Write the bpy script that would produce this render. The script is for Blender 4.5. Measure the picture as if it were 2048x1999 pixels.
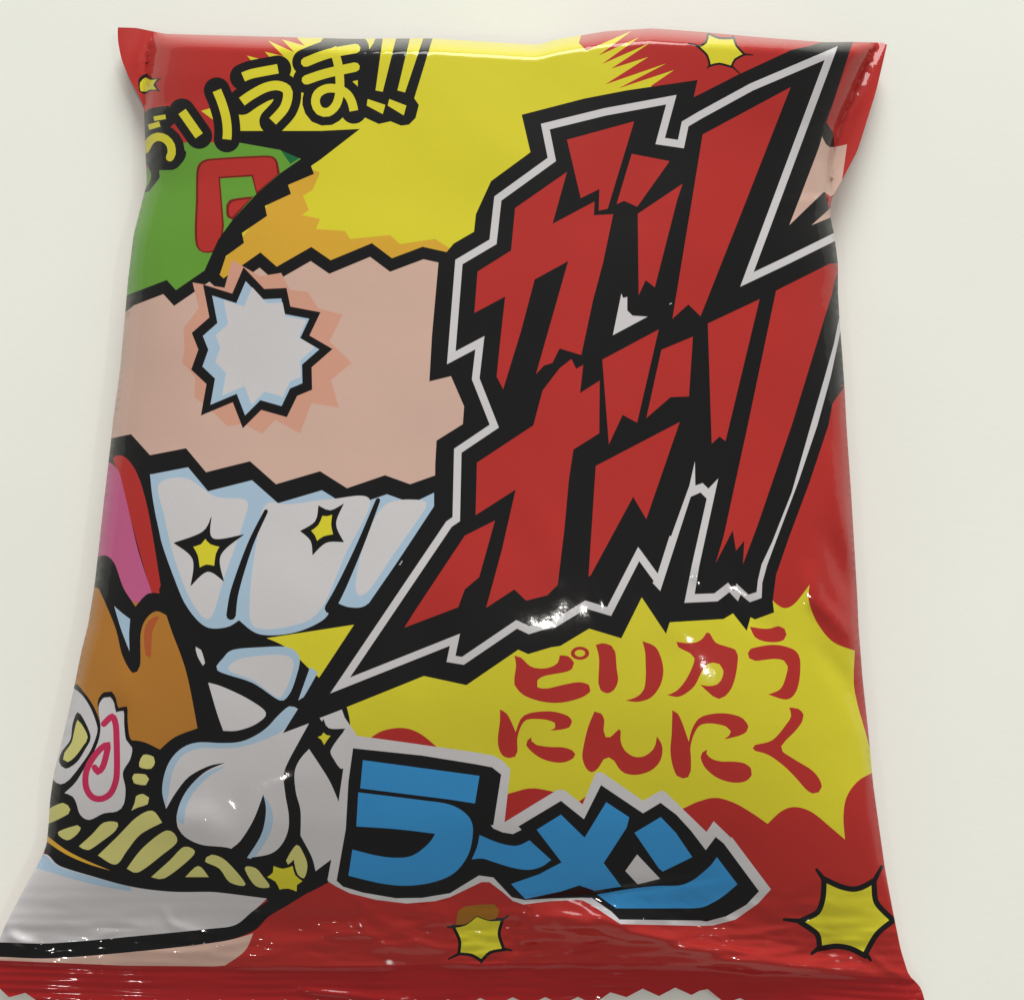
import bpy, math, random
import numpy as np
from mathutils import Vector, noise
from mathutils.geometry import delaunay_2d_cdt

for o in list(bpy.data.objects):
    bpy.data.objects.remove(o)
scene = bpy.context.scene
COL = scene.collection

# ------------------------------------------------------------------ camera
IMG_W, IMG_H = 2048.0, 1999.0
TILT = math.radians(13.0)
DIST = 0.178
HFOV = math.radians(50.0)
FX = IMG_W / (2 * math.tan(HFOV / 2))
cam_data = bpy.data.cameras.new('camera')
cam = bpy.data.objects.new('camera', cam_data)
COL.objects.link(cam)
cam.location = (0, -DIST * math.sin(TILT), DIST * math.cos(TILT))
cam.rotation_euler = (TILT, 0, 0)
cam_data.sensor_fit = 'HORIZONTAL'
cam_data.angle = HFOV
cam_data.clip_start = 0.005
cam_data.clip_end = 50
scene.camera = cam

# ------------------------------------------------------------------ light
world = bpy.data.worlds.new('World')
scene.world = world
world.use_nodes = True
bg = world.node_tree.nodes['Background']
bg.inputs['Color'].default_value = (1.0, 0.985, 0.95, 1)
bg.inputs['Strength'].default_value = 0.30


def lamp(name, loc, size, power, color, target=(0, 0, 0)):
    d = bpy.data.lights.new(name, 'AREA')
    d.shape = 'DISK'
    d.size = size
    d.energy = power
    d.color = color
    o = bpy.data.objects.new(name, d)
    COL.objects.link(o)
    o.location = loc
    v = Vector(target) - Vector(loc)
    o.rotation_euler = v.to_track_quat('-Z', 'Y').to_euler()
    return o


lamp('added_soft_light', (0.15, 2.0, 1.0), 1.3, 59.0, (1.0, 0.995, 0.965))  # broad light added beyond the bag so its lower slope darkens
lamp('ceiling_downlight', (0.20, -0.14, 1.47), 0.028, 3.2, (1.0, 0.96, 0.90))
lamp('ceiling_downlight', (1.0, -0.25, 1.47), 0.035, 2.0, (1.0, 0.96, 0.90))
lamp('ceiling_downlight', (-0.73, -1.11, 1.47), 0.03, 1.4, (1.0, 0.96, 0.90))

scene.view_settings.view_transform = 'Standard'
scene.view_settings.look = 'None'
scene.view_settings.gamma = 1
scene.view_settings.exposure = 0
scene.view_settings.use_curve_mapping = False

# ------------------------------------------------------------------ helpers
K = 1904.0 / 500.0
OFF = {'A1': (200, 0), 'A2': (600, 0), 'A3': (1000, 0), 'A4': (1400, 0),
       'B1': (200, 500), 'B2': (600, 500), 'B3': (900, 400), 'B4': (1300, 400),
       'C1': (150, 900), 'C2': (600, 900), 'C3': (900, 850), 'C4': (1300, 850),
       'D1': (50, 1300), 'D2': (450, 1300), 'D3': (900, 1250), 'D4': (1300, 1250),
       'E1': (0, 1499), 'E2': (450, 1499), 'E3': (900, 1499), 'E4': (1400, 1499),
       'P': (0, 0)}


def pts(*args):
    """mix of sheet names and points; a third tuple item marks a corner"""
    out, off, k = [], (0, 0), 1.0
    for a in args:
        if isinstance(a, str):
            off = OFF[a]
            k = 1.0 if a == 'P' else K
        else:
            out.append((off[0] + a[0] / k, off[1] + a[1] / k, len(a) > 2))
    return out


def poly(p):
    return [(a[0], a[1]) for a in p]


def smooth(p, closed=True, step=7.0):
    """Catmull-Rom through the points; marked corners stay sharp"""
    n = len(p)
    P = [np.array(a[:2], float) for a in p]
    cor = [a[2] for a in p]
    out = []
    for i in range(n if closed else n - 1):
        a, b = P[i], P[(i + 1) % n]
        ip, iq = (i - 1) % n, (i + 2) % n
        ta = (b - P[ip]) * .5 if (closed or i > 0) and not cor[i] else (b - a) * .6
        tb = (P[iq] - a) * .5 if (closed or i < n - 2) and not cor[(i + 1) % n] else (b - a) * .6
        L = np.linalg.norm(b - a)
        for t, lim in ((ta, L), (tb, L)):
            m = np.linalg.norm(t)
            if m > 1.3 * lim:
                t *= 1.3 * lim / m
        k = max(1, int(L / step))
        for j in range(k):
            t = j / k
            h00 = 2*t**3-3*t*t+1; h10 = t**3-2*t*t+t; h01 = -2*t**3+3*t*t; h11 = t**3-t*t
            q = h00*a + h10*ta + h01*b + h11*tb
            out.append((q[0], q[1]))
    if not closed:
        out.append(tuple(P[-1]))
    return out


def stroke(line, w, closed=False, cap='round', w2=None):
    """outline of a pen stroke (mitre joins)"""
    P = [np.array(a[:2], float) for a in line]
    n = len(P)
    left, right = [], []
    for i in range(n):
        d = []
        if i > 0 or closed:
            v = P[i] - P[i - 1]; d.append(v / (np.linalg.norm(v) + 1e-9))
        if i < n - 1 or closed:
            v = P[(i + 1) % n] - P[i]; d.append(v / (np.linalg.norm(v) + 1e-9))
        if len(d) == 1:
            nrm = np.array([-d[0][1], d[0][0]])
        else:
            s = d[0] + d[1]
            l = np.linalg.norm(s)
            if l < 1e-3:
                s = d[0]; l = 1
            s = s / l
            nrm = np.array([-s[1], s[0]])
            c = max(0.28, abs(float(np.dot(nrm, np.array([-d[0][1], d[0][0]])))))
            nrm = nrm / c
        ww = w if w2 is None else w + (w2 - w) * i / (n - 1)
        left.append(P[i] + nrm * ww / 2)
        right.append(P[i] - nrm * ww / 2)
    if closed:
        return [[tuple(a) for a in left], [tuple(a) for a in right][::-1]]

    def capo(c, a, ww):
        if cap != 'round':
            return []
        v = a - c
        a0 = math.atan2(v[1], v[0])
        m = max(4, int(ww / 4))
        return [(c[0] + ww/2*math.cos(a0 - math.pi*k/m), c[1] + ww/2*math.sin(a0 - math.pi*k/m)) for k in range(1, m)]
    wl = w if w2 is None else w2
    out = [tuple(a) for a in left] + capo(P[-1], left[-1], wl) + [tuple(a) for a in right[::-1]] + capo(P[0], right[0], w)
    return [out]


def ellipse(cx, cy, rx, ry, n=28, rot=0.0):
    c, s = math.cos(rot), math.sin(rot)
    return [(cx + rx*math.cos(a)*c - ry*math.sin(a)*s, cy + rx*math.cos(a)*s + ry*math.sin(a)*c)
            for a in [2*math.pi*i/n for i in range(n)]]


def dens(loop, step=14.0):
    out = []
    n = len(loop)
    for i in range(n):
        a, b = loop[i], loop[(i + 1) % n]
        L = math.hypot(b[0]-a[0], b[1]-a[1])
        if L < 0.4:
            continue
        k = max(1, int(math.ceil(L / step)))
        for j in range(k):
            out.append((a[0] + (b[0]-a[0])*j/k, a[1] + (b[1]-a[1])*j/k))
    return out


# ------------------------------------------------------------------ print: painter's list of flat inks
SHAPES = []   # (element, ink, [loops])


def add(elem, ink, *loops):
    SHAPES.append((elem, ink, [dens(l) for l in loops if len(l) > 2]))


random.seed(4)
F = 'front_film'
# --- yellow ray burst behind the slogan and the title
spk = pts('A3', (640, 200), (600, 330), (660, 385), (1005, 235), (750, 425), (1060, 285), (775, 490), (1140, 330),
          (845, 525), (1130, 435), (800, 645), (1265, 485), (900, 675), (1325, 535), (1150, 655))
left_spk = pts('A1', (1240, 1300), (1000, 1000), (850, 905), (770, 845), (930, 800), (1080, 690), (1000, 600), (1230, 560),
               (1120, 425), (1330, 480), (1255, 395), (1400, 430), (1280, 310), (1480, 400), (1385, 300), (1560, 350), (1500, 290))
add(F, 'yellow', poly(left_spk) + [(660, 40), (1168, 40)] + poly(spk) + [(1340, 240), (1250, 700), (900, 800), (300, 800), (330, 600), (420, 420)])
# --- tiny star on the left shoulder
add('star:left', 'black', smooth(pts('A1', (355, 560, 1), (410, 600), (475, 595, 1), (425, 640), (460, 700, 1), (400, 690), (340, 720, 1), (300, 700), (295, 600))))
add('star:left', 'yellow', smooth(pts('A1', (345, 590, 1), (390, 612), (435, 605, 1), (405, 650), (430, 683, 1), (380, 683), (345, 700, 1), (310, 695), (305, 630))))
# --- green panel with the red bracket letter
green = pts('P', (240, 690), (244, 560), (262, 470), (285, 400), (292, 340), (315, 300), (370, 285), (430, 285), (500, 282), (560, 300), (605, 316), (580, 345), (520, 400), (470, 450), (430, 560), (330, 590), (260, 640))
add(F, 'green', poly(green))
add(F, 'dark_green', poly(pts('A1', (1370, 1135), (1470, 1150), (1540, 1190), (1450, 1250))))
add('green_panel_letter', 'dark_red', smooth(pts('A1', (735, 1880), (730, 1500), (738, 1280), (780, 1225), (850, 1208), (1280, 1185), (1345, 1215), (1370, 1320, 1), (1190, 1480, 1), (1155, 1345, 1), (915, 1360, 1), (945, 1720, 1), (900, 1904))))
add('green_panel_letter', 'letter_red', smooth(pts('A1', (750, 1880), (748, 1500), (755, 1290), (790, 1240), (850, 1222), (1280, 1200), (1330, 1225), (1350, 1330, 1), (1195, 1460, 1), (1165, 1330, 1), (902, 1347, 1), (930, 1720, 1), (890, 1890))))
add('green_panel_letter', 'dark_red', smooth(pts('A1', (960, 1600), (985, 1525), (1170, 1495, 1), (1010, 1675, 1), (970, 1655))))
add('green_panel_letter', 'letter_red', smooth(pts('A1', (980, 1600), (1003, 1540), (1140, 1515, 1), (1005, 1655, 1), (985, 1640))))
# --- plain colour panels (yellow / amber / flesh tone / white) with torn comic edges
add(F, 'amber', poly(pts('P', (440, 530), (600, 330), (640, 345), (625, 380), (606, 392), (618, 420), (604, 430), (640, 438), (632, 458), (690, 462), (700, 478), (780, 470), (800, 488), (870, 478), (905, 500), (870, 620), (430, 620))))
add(F, 'black', poly(pts('P', (470, 262), (640, 262), (720, 258), (640, 320), (622, 332), (628, 348), (576, 370), (582, 388), (530, 412), (534, 432), (484, 466), (488, 486), (452, 512), (440, 548), (418, 572), (398, 566), (436, 480), (465, 440), (512, 389), (560, 347), (602, 318), (560, 300), (470, 284))))
zig = pts('P', (225, 630), (262, 600), (330, 574), (350, 596), (420, 548), (446, 572), (520, 520), (552, 548), (622, 508), (660, 534), (742, 500), (782, 530), (846, 506), (910, 520))
add(F, 'flesh', poly(zig) + [(925, 700), (930, 860), (900, 990), (560, 985), (210, 900), (200, 760)])
add(F, 'black', poly(stroke(poly(zig), 24, cap='butt')[0]))
# blank white burst with a blue-shaded side
bc, nb = (512, 702), 11
def burst(cx, cy, rx, ry, inner, n, seed, rot=0.0):
    r = random.Random(seed)
    o = []
    for i in range(2*n):
        a = math.pi*i/n + rot + r.uniform(-.05, .05)
        q = (1.0 + r.uniform(-.12, .14)) if i % 2 == 0 else inner + r.uniform(-.05, .05)
        o.append((cx + rx*q*math.cos(a), cy + ry*q*math.sin(a)))
    return o
add(F, 'rose', burst(520, 705, 172, 172, .84, 13, 5, .1))
add(F, 'black', burst(bc[0], bc[1], 150, 156, .76, nb, 3))
add(F, 'shade_blue', burst(bc[0], bc[1], 124, 130, .76, nb, 3))
add(F, 'white', burst(bc[0]+10, bc[1]-5, 106, 114, .76, nb, 3))
# white steam panel
zig2 = pts('P', (205, 880), (262, 868), (300, 910), (372, 896), (412, 944), (500, 922), (552, 968), (640, 942), (694, 976), (770, 950), (820, 968), (900, 940))
add(F, 'black', poly(zig2) + [(905, 1120), (730, 1300), (560, 1290), (420, 1300), (300, 1260), (180, 1180), (190, 1000)])
zz = [(x + 4, y + 38) for x, y in poly(zig2)][2:-1] + [(868, 985), (868, 1012)]
lob = pts('P', (868, 1012, 1), (790, 1130), (737, 1206), (700, 1214), (664, 1200, 1), (650, 1236), (590, 1264), (520, 1268), (478, 1240, 1), (452, 1254), (410, 1252), (372, 1210), (346, 1150, 1), (322, 1080), (306, 1000), (300, 948, 1))
add(F, 'shade_blue', zz + smooth(lob, closed=False)[1:])
for sh in (pts('P', (318, 968), (372, 956), (430, 992), (492, 1000), (488, 1040), (450, 1150), (420, 1236), (384, 1204), (350, 1120), (328, 1030)),
           pts('P', (530, 1010), (580, 1008), (660, 998), (740, 1000), (690, 1110), (640, 1220), (580, 1252), (508, 1252), (500, 1190), (512, 1090)),
           pts('P', (772, 1008), (846, 1000), (852, 1014), (790, 1104), (738, 1180), (716, 1190), (712, 1160), (730, 1080))):
    add(F, 'white', smooth(sh))
for l, w in ((pts('P', (532, 1022), (500, 1090), (470, 1180), (462, 1230)), 8), (pts('P', (756, 1000), (720, 1090), (684, 1170), (660, 1216)), 9)):
    add(F, 'black', poly(stroke(smooth(l, False), w, w2=w*2.4)[0]))
# five-pointed sparkles
add('star:sparkle_a', 'black', smooth(pts('C1', (1040, 500, 1), (1050, 670), (1290, 640, 1), (1110, 800), (1135, 1000, 1), (1010, 925), (880, 1035, 1), (895, 830), (750, 705, 1), (970, 620))))
add('star:sparkle_a', 'yellow', smooth(pts('C1', (993, 675, 1), (1030, 715), (1100, 735, 1), (1072, 790), (1060, 880, 1), (1000, 870), (950, 893, 1), (935, 800), (900, 735, 1), (960, 715))))
add('star:sparkle_b', 'black', smooth(pts('C2', (140, 420, 1), (230, 457), (335, 405, 1), (275, 560), (335, 700, 1), (200, 705), (95, 800, 1), (80, 690), (0, 615, 1), (115, 540))))
add('star:sparkle_b', 'yellow', smooth(pts('C2', (170, 500, 1), (205, 502), (245, 492, 1), (237, 570), (252, 640, 1), (180, 655), (130, 690, 1), (115, 650), (85, 612, 1), (140, 570))))
# red and pink stripes along the left edge
add(F, 'black', smooth(pts('P', (190, 905), (225, 888), (262, 900, 1), (300, 990), (322, 1080), (340, 1180, 1), (300, 1210), (250, 1210), (180, 1160))))
add(F, 'letter_red', smooth(pts('C1', (290, 60), (350, 40), (420, 90), (490, 220), (550, 430), (600, 700), (665, 1110, 1), (590, 1105), (330, 180))))
add(F, 'pink', smooth(pts('C1', (200, 110), (320, 140), (390, 380), (480, 760), (590, 1100, 1), (520, 1130), (460, 1185, 1), (370, 1050), (300, 860), (230, 800), (120, 800))))
# --- second yellow burst (flavour name)
ylow = pts('C4', (945, 1345), (1020, 1392), (1100, 1360), (1215, 1215, 1), (1208, 1330), (1260, 1480), (1350, 1610), (1430, 1670), (1560, 1715, 1),
           'D4', (1552, 430), (1580, 600), (1640, 810), (1690, 1000), (1720, 1110, 1), (1590, 1180), (1500, 1300), (1473, 1450), (1485, 1630, 1), (1380, 1540), (1230, 1420), (1100, 1382), (1000, 1415), (895, 1510, 1),
           (780, 1430), (640, 1350), (500, 1312), (370, 1340), (260, 1390, 1), 'P', (1250, 1660, 1), (700, 1560, 1), (640, 1440), (600, 1330), (530, 1276, 1), (712, 1248, 1), (1000, 1200, 1), (1540, 1190, 1))
add(F, 'yellow', smooth(ylow))
add(F, 'red', smooth(pts('D2', (1095, 675, 1), (1200, 612), (1350, 590), (1480, 630), (1615, 735, 1), (1350, 800))))
add(F, 'red', smooth(pts('D3', (400, 1320), (520, 1260), (640, 1240), (800, 1268, 1), (600, 1520), (400, 1520))))
add(F, 'red', poly(pts('D3', (975, 1345), (1045, 1295), (1060, 1400))))

# --- food picture, lower left
add(F, 'brown', smooth(pts('P', (120, 1440, 1), (178, 1170, 1), (250, 1196), (345, 1236), (366, 1300), (396, 1400), (420, 1470), (330, 1520), (220, 1510))))
add(F, 'rust', smooth(pts('C1', (640, 1265), (590, 1380), (575, 1580), (540, 1560), (525, 1400), (560, 1300))))
add(F, 'black', poly(stroke(smooth(pts('P', (330, 1180), (352, 1250), (384, 1340), (408, 1460)), False), 24)[0]))
add(F, 'black', smooth(pts('P', (330, 1180, 1), (420, 1262), (530, 1274, 1), (575, 1296), (622, 1340), (690, 1400, 1), (700, 1460), (660, 1762, 1), (600, 1790), (520, 1800), (300, 1792), (180, 1760), (90, 1715, 1), (86, 1640), (100, 1580), (160, 1490), (270, 1480), (320, 1498, 1), (352, 1472), (412, 1450, 1), (396, 1390), (366, 1290))))
add(F, 'black', smooth(pts('C1', (140, 960, 1), (300, 1330), (360, 1560), (440, 1695), (495, 1640), (500, 1400), (540, 1285), (620, 1225), (720, 1270, 1), (700, 1100, 1), (560, 1090), (460, 1190, 1), (330, 1000), (230, 880))))
add(F, 'shade_blue', smooth(pts('C1', (298, 1185, 1), (360, 1240), (420, 1285, 1), (412, 1400), (415, 1530, 1), (350, 1360))))
# egg slice and fish cake
add('egg_slice', 'black', smooth(pts('D1', (370, 262), (450, 320), (530, 440), (575, 560), (580, 630), (530, 780), (440, 910), (340, 1030), (270, 1050), (190, 1020), (150, 900), (230, 600))))
add('egg_slice', 'white', smooth(pts('D1', (350, 290), (430, 335), (500, 440), (545, 560), (550, 625), (500, 760), (420, 880), (330, 990), (270, 1018), (215, 985), (180, 900), (200, 740), (270, 600), (300, 400))))
add('egg_slice', 'black', smooth(pts('D1', (400, 470), (450, 530), (500, 660), (460, 750), (395, 850), (310, 900), (260, 850), (280, 770), (345, 680), (362, 560))))
add('egg_slice', 'noodle_yellow', smooth(pts('D1', (400, 528), (430, 560), (478, 660), (440, 730), (380, 810), (325, 850), (290, 830), (300, 780), (355, 700), (378, 600))))
nar = pts('D1', (560, 430), (600, 360), (650, 355), (680, 405), (695, 470), (750, 460), (755, 560), (770, 680), (815, 740), (800, 830), (745, 930), (765, 1050), (752, 1170), (700, 1225), (600, 1240), (490, 1290), (420, 1250), (390, 1160), (360, 1110), (300, 1085, 1), (380, 1010), (450, 900), (540, 740), (575, 600))
ns = smooth(nar)
cx_ = sum(p[0] for p in ns)/len(ns); cy_ = sum(p[1] for p in ns)/len(ns)
add('fish_cake_slice', 'black', [(cx_ + (x-cx_)*1.17, cy_ + (y-cy_)*1.085) for x, y in ns])
add('fish_cake_slice', 'white', ns)
add('fish_cake_slice', 'swirl', stroke(smooth(pts('D1', (530, 890), (555, 922), (590, 890), (618, 800), (628, 722), (580, 745), (510, 830), (465, 930), (465, 1040), (510, 1115), (580, 1130), (650, 1090), (690, 1000), (700, 900), (698, 700), (690, 560), (662, 505), (600, 560)), False, 5), 12.5)[0])
for i, q in enumerate((
    pts('D1', (900, 795), (980, 810), (990, 850), (960, 900), (870, 885)),
    pts('D1', (830, 940), (920, 945), (945, 980), (920, 1025), (830, 1010), (815, 970)),
    pts('D1', (845, 1110), (900, 1092), (945, 1120), (935, 1170), (860, 1195), (810, 1220, 1), (835, 1160)),
    pts('D1', (160, 1225), (290, 1160), (345, 1210), (330, 1245), (160, 1320)),
    pts('D1', (250, 1385), (400, 1330), (425, 1350), (395, 1400), (320, 1445)),
    pts('D1', (410, 1490, 1), (510, 1400), (600, 1310), (705, 1310), (690, 1370), (590, 1450), (480, 1520)),
    pts('D1', (555, 1560, 1), (700, 1420), (850, 1270), (970, 1220), (1045, 1310, 1), (880, 1400), (780, 1520), (690, 1630)),
    pts('D1', (775, 1660, 1), (900, 1500), (1080, 1370), (1160, 1450), (1040, 1560), (860, 1690)),
    pts('D1', (960, 1725, 1), (1100, 1600), (1210, 1495), (1295, 1530), (1230, 1610), (1060, 1735)),
    pts('D1', (1220, 1725, 1), (1320, 1640), (1400, 1725, 1)),
    pts('D1', (1370, 1605), (1420, 1555), (1530, 1600), (1680, 1780), (1560, 1765), (1480, 1660)),
    pts('D2', (150, 1655), (230, 1655), (290, 1720), (340, 1800), (230, 1790)),
    pts('D2', (545, 1480), (600, 1550), (628, 1640), (600, 1735), (540, 1690), (525, 1590, 1), (480, 1630), (465, 1600)))):
    add('noodle:%d' % i, 'noodle_yellow', smooth(q))
add('soup_bowl', 'amber', smooth(pts('D1', (130, 1380, 1), (300, 1510), (450, 1590), (650, 1675, 1), (480, 1625), (300, 1545), (130, 1430, 1))))
add('soup_bowl', 'white', smooth(pts('E1', (-300, 1640, 1), (100, 900, 1), (330, 790), (450, 880), (700, 960), (1000, 1040), (1300, 1078), (1600, 1080), 'E2', (0, 1090), (320, 1130, 1), (200, 1240), (80, 1340), (-100, 1400), 'E1', (1200, 1480), (500, 1530))))
add('soup_bowl', 'shade_blue', smooth(pts('E1', (200, 810, 1), (330, 795), (450, 885), (700, 965), (1000, 1045), (1000, 1075), (700, 1020), (450, 950), (200, 870))))
add('soup_bowl', 'black', smooth(pts('E1', (-100, 1470), (400, 1470), (1100, 1410), (1600, 1360), 'E2', (80, 1330), (220, 1220), (400, 1110), (640, 1040, 1), (780, 990, 1), (640, 1080), (480, 1180), (330, 1270), (230, 1370), (60, 1440), (-100, 1480), 'E1', (1100, 1530), (400, 1590), (-100, 1580))))
add(F, 'flesh', smooth(pts('E1', (-100, 1580), (400, 1585), (1100, 1528), (1600, 1470), 'E2', (60, 1440), (215, 1395, 1), (150, 1530), (0, 1640, 1), 'E1', (1000, 1690), (-100, 1690))))
# garlic
for q, ink in ((pts('C1', (1085, 1675), (1130, 1580), (1200, 1520), (1400, 1500), (1620, 1500), (1710, 1580), (1680, 1740), (1630, 1860), (1560, 1904), (1350, 1770)), 'shade_blue'),
               (pts('C1', (1170, 1670), (1250, 1590), (1450, 1560), (1600, 1560), (1665, 1610), (1640, 1740), (1590, 1850), (1545, 1885), (1360, 1755)), 'white'),
               (pts('D1', (1395, 245, 1), (1500, 275), (1700, 370), (1835, 475), (1760, 560), (1620, 610), (1510, 612, 1), (1460, 470)), 'white'),
               (pts('C1', (1790, 1650, 1), (1850, 1690, 1), (1740, 1880), (1700, 1904, 1)), 'shade_blue'),
               (pts('C1', (920, 1495), (960, 1520), (990, 1620), (975, 1640), (930, 1560)), 'white')):
    add('garlic_leaf', ink, smooth(q))
bulb = pts('D1', (1075, 1205, 1), (1045, 1080), (1060, 950), (1110, 830), (1200, 740), (1320, 700), (1500, 705), (1640, 695), (1760, 645), (1850, 580),
           'D2', (400, 500), (490, 425), (555, 445, 1), (440, 630, 1), (640, 555, 1), (560, 700), (480, 850), (447, 950), (460, 1100), (485, 1250), (480, 1370), (430, 1480), (340, 1550), (165, 1580, 1),
           'D1', (1560, 1505), (1350, 1480), (1220, 1420), (1160, 1340), (1120, 1250))
add('garlic_bulb', 'white', smooth(bulb))
add('garlic_bulb', 'shade_blue', smooth(pts('D1', (1075, 1195, 1), (1045, 1080), (1060, 950), (1110, 830), (1200, 740), (1320, 700), (1500, 705), (1640, 695), (1760, 645), (1850, 580), 'D2', (400, 500), (490, 425), (550, 448, 1), (450, 600), (300, 680), (120, 735), (0, 745), 'D1', (1480, 745), (1320, 748), (1200, 800), (1125, 920), (1095, 1080))))
add('garlic_bulb', 'shade_blue', smooth(pts('D1', (1155, 1290, 1), (1180, 1140), (1260, 1030), (1380, 930), (1520, 885), (1400, 960), (1285, 1080), (1225, 1200), (1205, 1320))))
add('garlic_bulb', 'shade_blue', smooth(pts('D1', (1815, 1120), (1885, 1230), (1870, 1380), (1760, 1560), (1690, 1575), (1790, 1400))))
add('garlic_bulb', 'black', smooth(pts('D1', (1075, 1205, 1), (1150, 1080), (1250, 960), (1400, 880), (1525, 855, 1), (1380, 920), (1260, 1030), (1190, 1140), (1155, 1260), (1162, 1345, 1), (1100, 1290))))
add('garlic_bulb', 'black', smooth(pts('D1', (1815, 1095, 1), (1835, 1220), (1800, 1400), (1690, 1580, 1), (1560, 1530), (1640, 1450), (1740, 1290))))
add('garlic_clove', 'white', smooth(pts('D2', (640, 750, 1), (720, 870), (800, 1000), (865, 1150, 1), (930, 700, 1), (900, 590), (880, 465, 1), (1000, 640, 1), (940, 1300), (830, 1760, 1), (780, 1750, 1), (810, 1590, 1), (690, 1680, 1), (660, 1570), (575, 1410, 1), (575, 1220), (540, 1080), (530, 930), (570, 830))))
add('garlic_clove', 'white', smooth(pts('D2', (720, 515, 1), (890, 450, 1), (960, 650, 1), (930, 900), (880, 900, 1), (800, 780), (920, 595, 1), (790, 592))))
add('star:clove', 'black', smooth(pts('D2', (750, 520, 1), (790, 592), (920, 595, 1), (850, 660), (800, 760), (830, 830), (880, 910, 1), (865, 1148, 1), (760, 900), (640, 740, 1), (690, 640))))
add('star:clove', 'yellow', smooth(pts('D2', (750, 625, 1), (775, 645), (805, 650, 1), (780, 680), (755, 720, 1), (735, 680), (705, 660, 1), (735, 648))))
bs = smooth(pts('D2', (370, 1640, 1), (440, 1662), (515, 1640, 1), (535, 1710), (590, 1755, 1), (548, 1785), (545, 1835, 1), (480, 1812), (415, 1820, 1), (385, 1760), (320, 1725, 1), (365, 1690)))
mx = sum(p[0] for p in bs)/len(bs); my = sum(p[1] for p in bs)/len(bs)
add('star:noodle', 'black', [(mx+(x-mx)*1.22, my+(y-my)*1.22) for x, y in bs])
add('star:noodle', 'yellow', bs)

# --- right edge flesh-tone patch
add(F, 'black', poly(pts('A4', (960, 930), (1015, 1010), (1030, 1150), (950, 1450), (1060, 1900), (600, 1900), (850, 1100))))
add(F, 'flesh', smooth(pts('A4', (930, 1040, 1), (985, 1120), (1120, 1100, 1), (1075, 1420, 1), (1000, 1500, 1), (945, 1460, 1), (680, 1715, 1), (900, 1140))))
add(F, 'flesh', poly(pts('A4', (1010, 1570), (850, 1715), (1010, 1650))))

# --- title panel, white key line and the four title characters
panel = pts('A3', (165, 875), (640, 752), (960, 690), (1505, 610), (1475, 740), 'A4', (0, 718), (290, 570), (700, 380), (820, 355), (950, 315), (1170, 300), (1010, 800), (960, 940), (900, 1140), (680, 1715), (850, 1715), (1040, 1640),
            'P', (1700, 480), (1710, 770), 'B4', (1440, 1410), (1480, 1420), (1390, 1550), 'C4', (1360, 0), (1210, 450), (1060, 850), (960, 1140), (935, 1340), (945, 1425), (800, 1478), (765, 1462), (737, 1565), (632, 1432), (560, 1475), (150, 1500), (122, 1588),
            'C3', (1460, 1310), (1305, 1622), (1060, 1548), (840, 1680), (770, 1690), (595, 1742), (520, 1708), 'D3', (125, 455), 'D2', (1515, 195), (720, 515), (440, 630), (600, 385), 'C2', (410, 1330), (520, 1170), (1025, 440), (1030, 100),
            'B2', (1040, 1450), (1240, 1325), (1250, 1190), (1200, 1075), (1150, 960), (985, 1000), (1005, 650), (1055, 90), 'A2', (1170, 1855), (1325, 1765), (1340, 1630), (1455, 1380), (1755, 1160))
add('title_panel', 'black', poly(panel))
wl = pts('B4', (1460, 255), (1040, 462), (738, 605), 'A4', (1000, 405), (390, 665), (0, 878), 'A3', (1410, 945), (1378, 1098), (1220, 1075), (1305, 760), (800, 853), (345, 965), (395, 1215), 'A2', (1507, 1512), (1470, 1842), 'B3', (68, 472),
         'B2', (1152, 820), (1370, 705), (1338, 980), (1480, 1340), (1202, 1527), 'C2', (1190, 525), (1135, 562), (305, 1790), (1180, 1442), (1150, 1588), (1240, 1603), (1650, 1325), (1745, 1370), 'C3', (715, 1525), (790, 1513), (1035, 1365), (1212, 1418), (1437, 980), (1592, 1192), (1700, 850))
add('title_panel', 'white', stroke(poly(wl), 15, cap='butt')[0])
add('title_panel', 'white', poly(pts('C4', (342, 275), (345, 460), (400, 440), (445, 483), (520, 405), (375, 1070), (340, 1285), (490, 1280), (595, 1198), (640, 1262), (658, 1205), (750, 1290), (812, 1270), (822, 1180), (850, 1060), (930, 890), (1080, 510), (1225, 0), 'B4', (1330, 1350), (1400, 1100), (1440, 900), (1470, 900), (1425, 1120), (1375, 1350), 'C4', (1275, 0), (1130, 430), (960, 880), (890, 1070), (855, 1200), (850, 1315), (760, 1347), (690, 1290), (670, 1340), (605, 1270), (515, 1340), (262, 1352), (320, 1060), (432, 560), (385, 512), (310, 545), (78, 1262), (20, 1200), (60, 1125), (300, 460))))
add('title_panel', 'white', poly(pts('B3', (1305, 712), (1318, 745), (1350, 738), (1350, 840), (1390, 880), (1505, 888), (1240, 1030))))
add('title_panel', 'white', poly(pts('C2', (752, 868), (762, 875), (778, 850), (782, 840), (772, 845), (765, 862))))
add('title_panel', 'white', poly(pts('B4', (145, 797), (168, 788), (165, 782), (148, 790))))
T1, T2, T3, T4 = 'title_letter:0', 'title_letter:1', 'title_letter:2', 'title_letter:3'
add(T1, 'letter_red', poly(pts('A3', (115, 1585), (510, 1310), (400, 1705), (720, 1535), (715, 1640), 'B3', (1243, 108), (1165, 480), (1090, 760), (1000, 1180), (835, 1130), (780, 1240), (715, 1260), (655, 1325), (900, 465), (645, 605), (540, 1000), (405, 1440), (355, 1345), (385, 1050), (420, 735), (185, 860), (210, 545), (465, 385))))
add(T1, 'letter_red', poly(pts('A3', (510, 1065), (1022, 925), (820, 1590), (752, 1605), (757, 1440), (615, 1510))))
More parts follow.
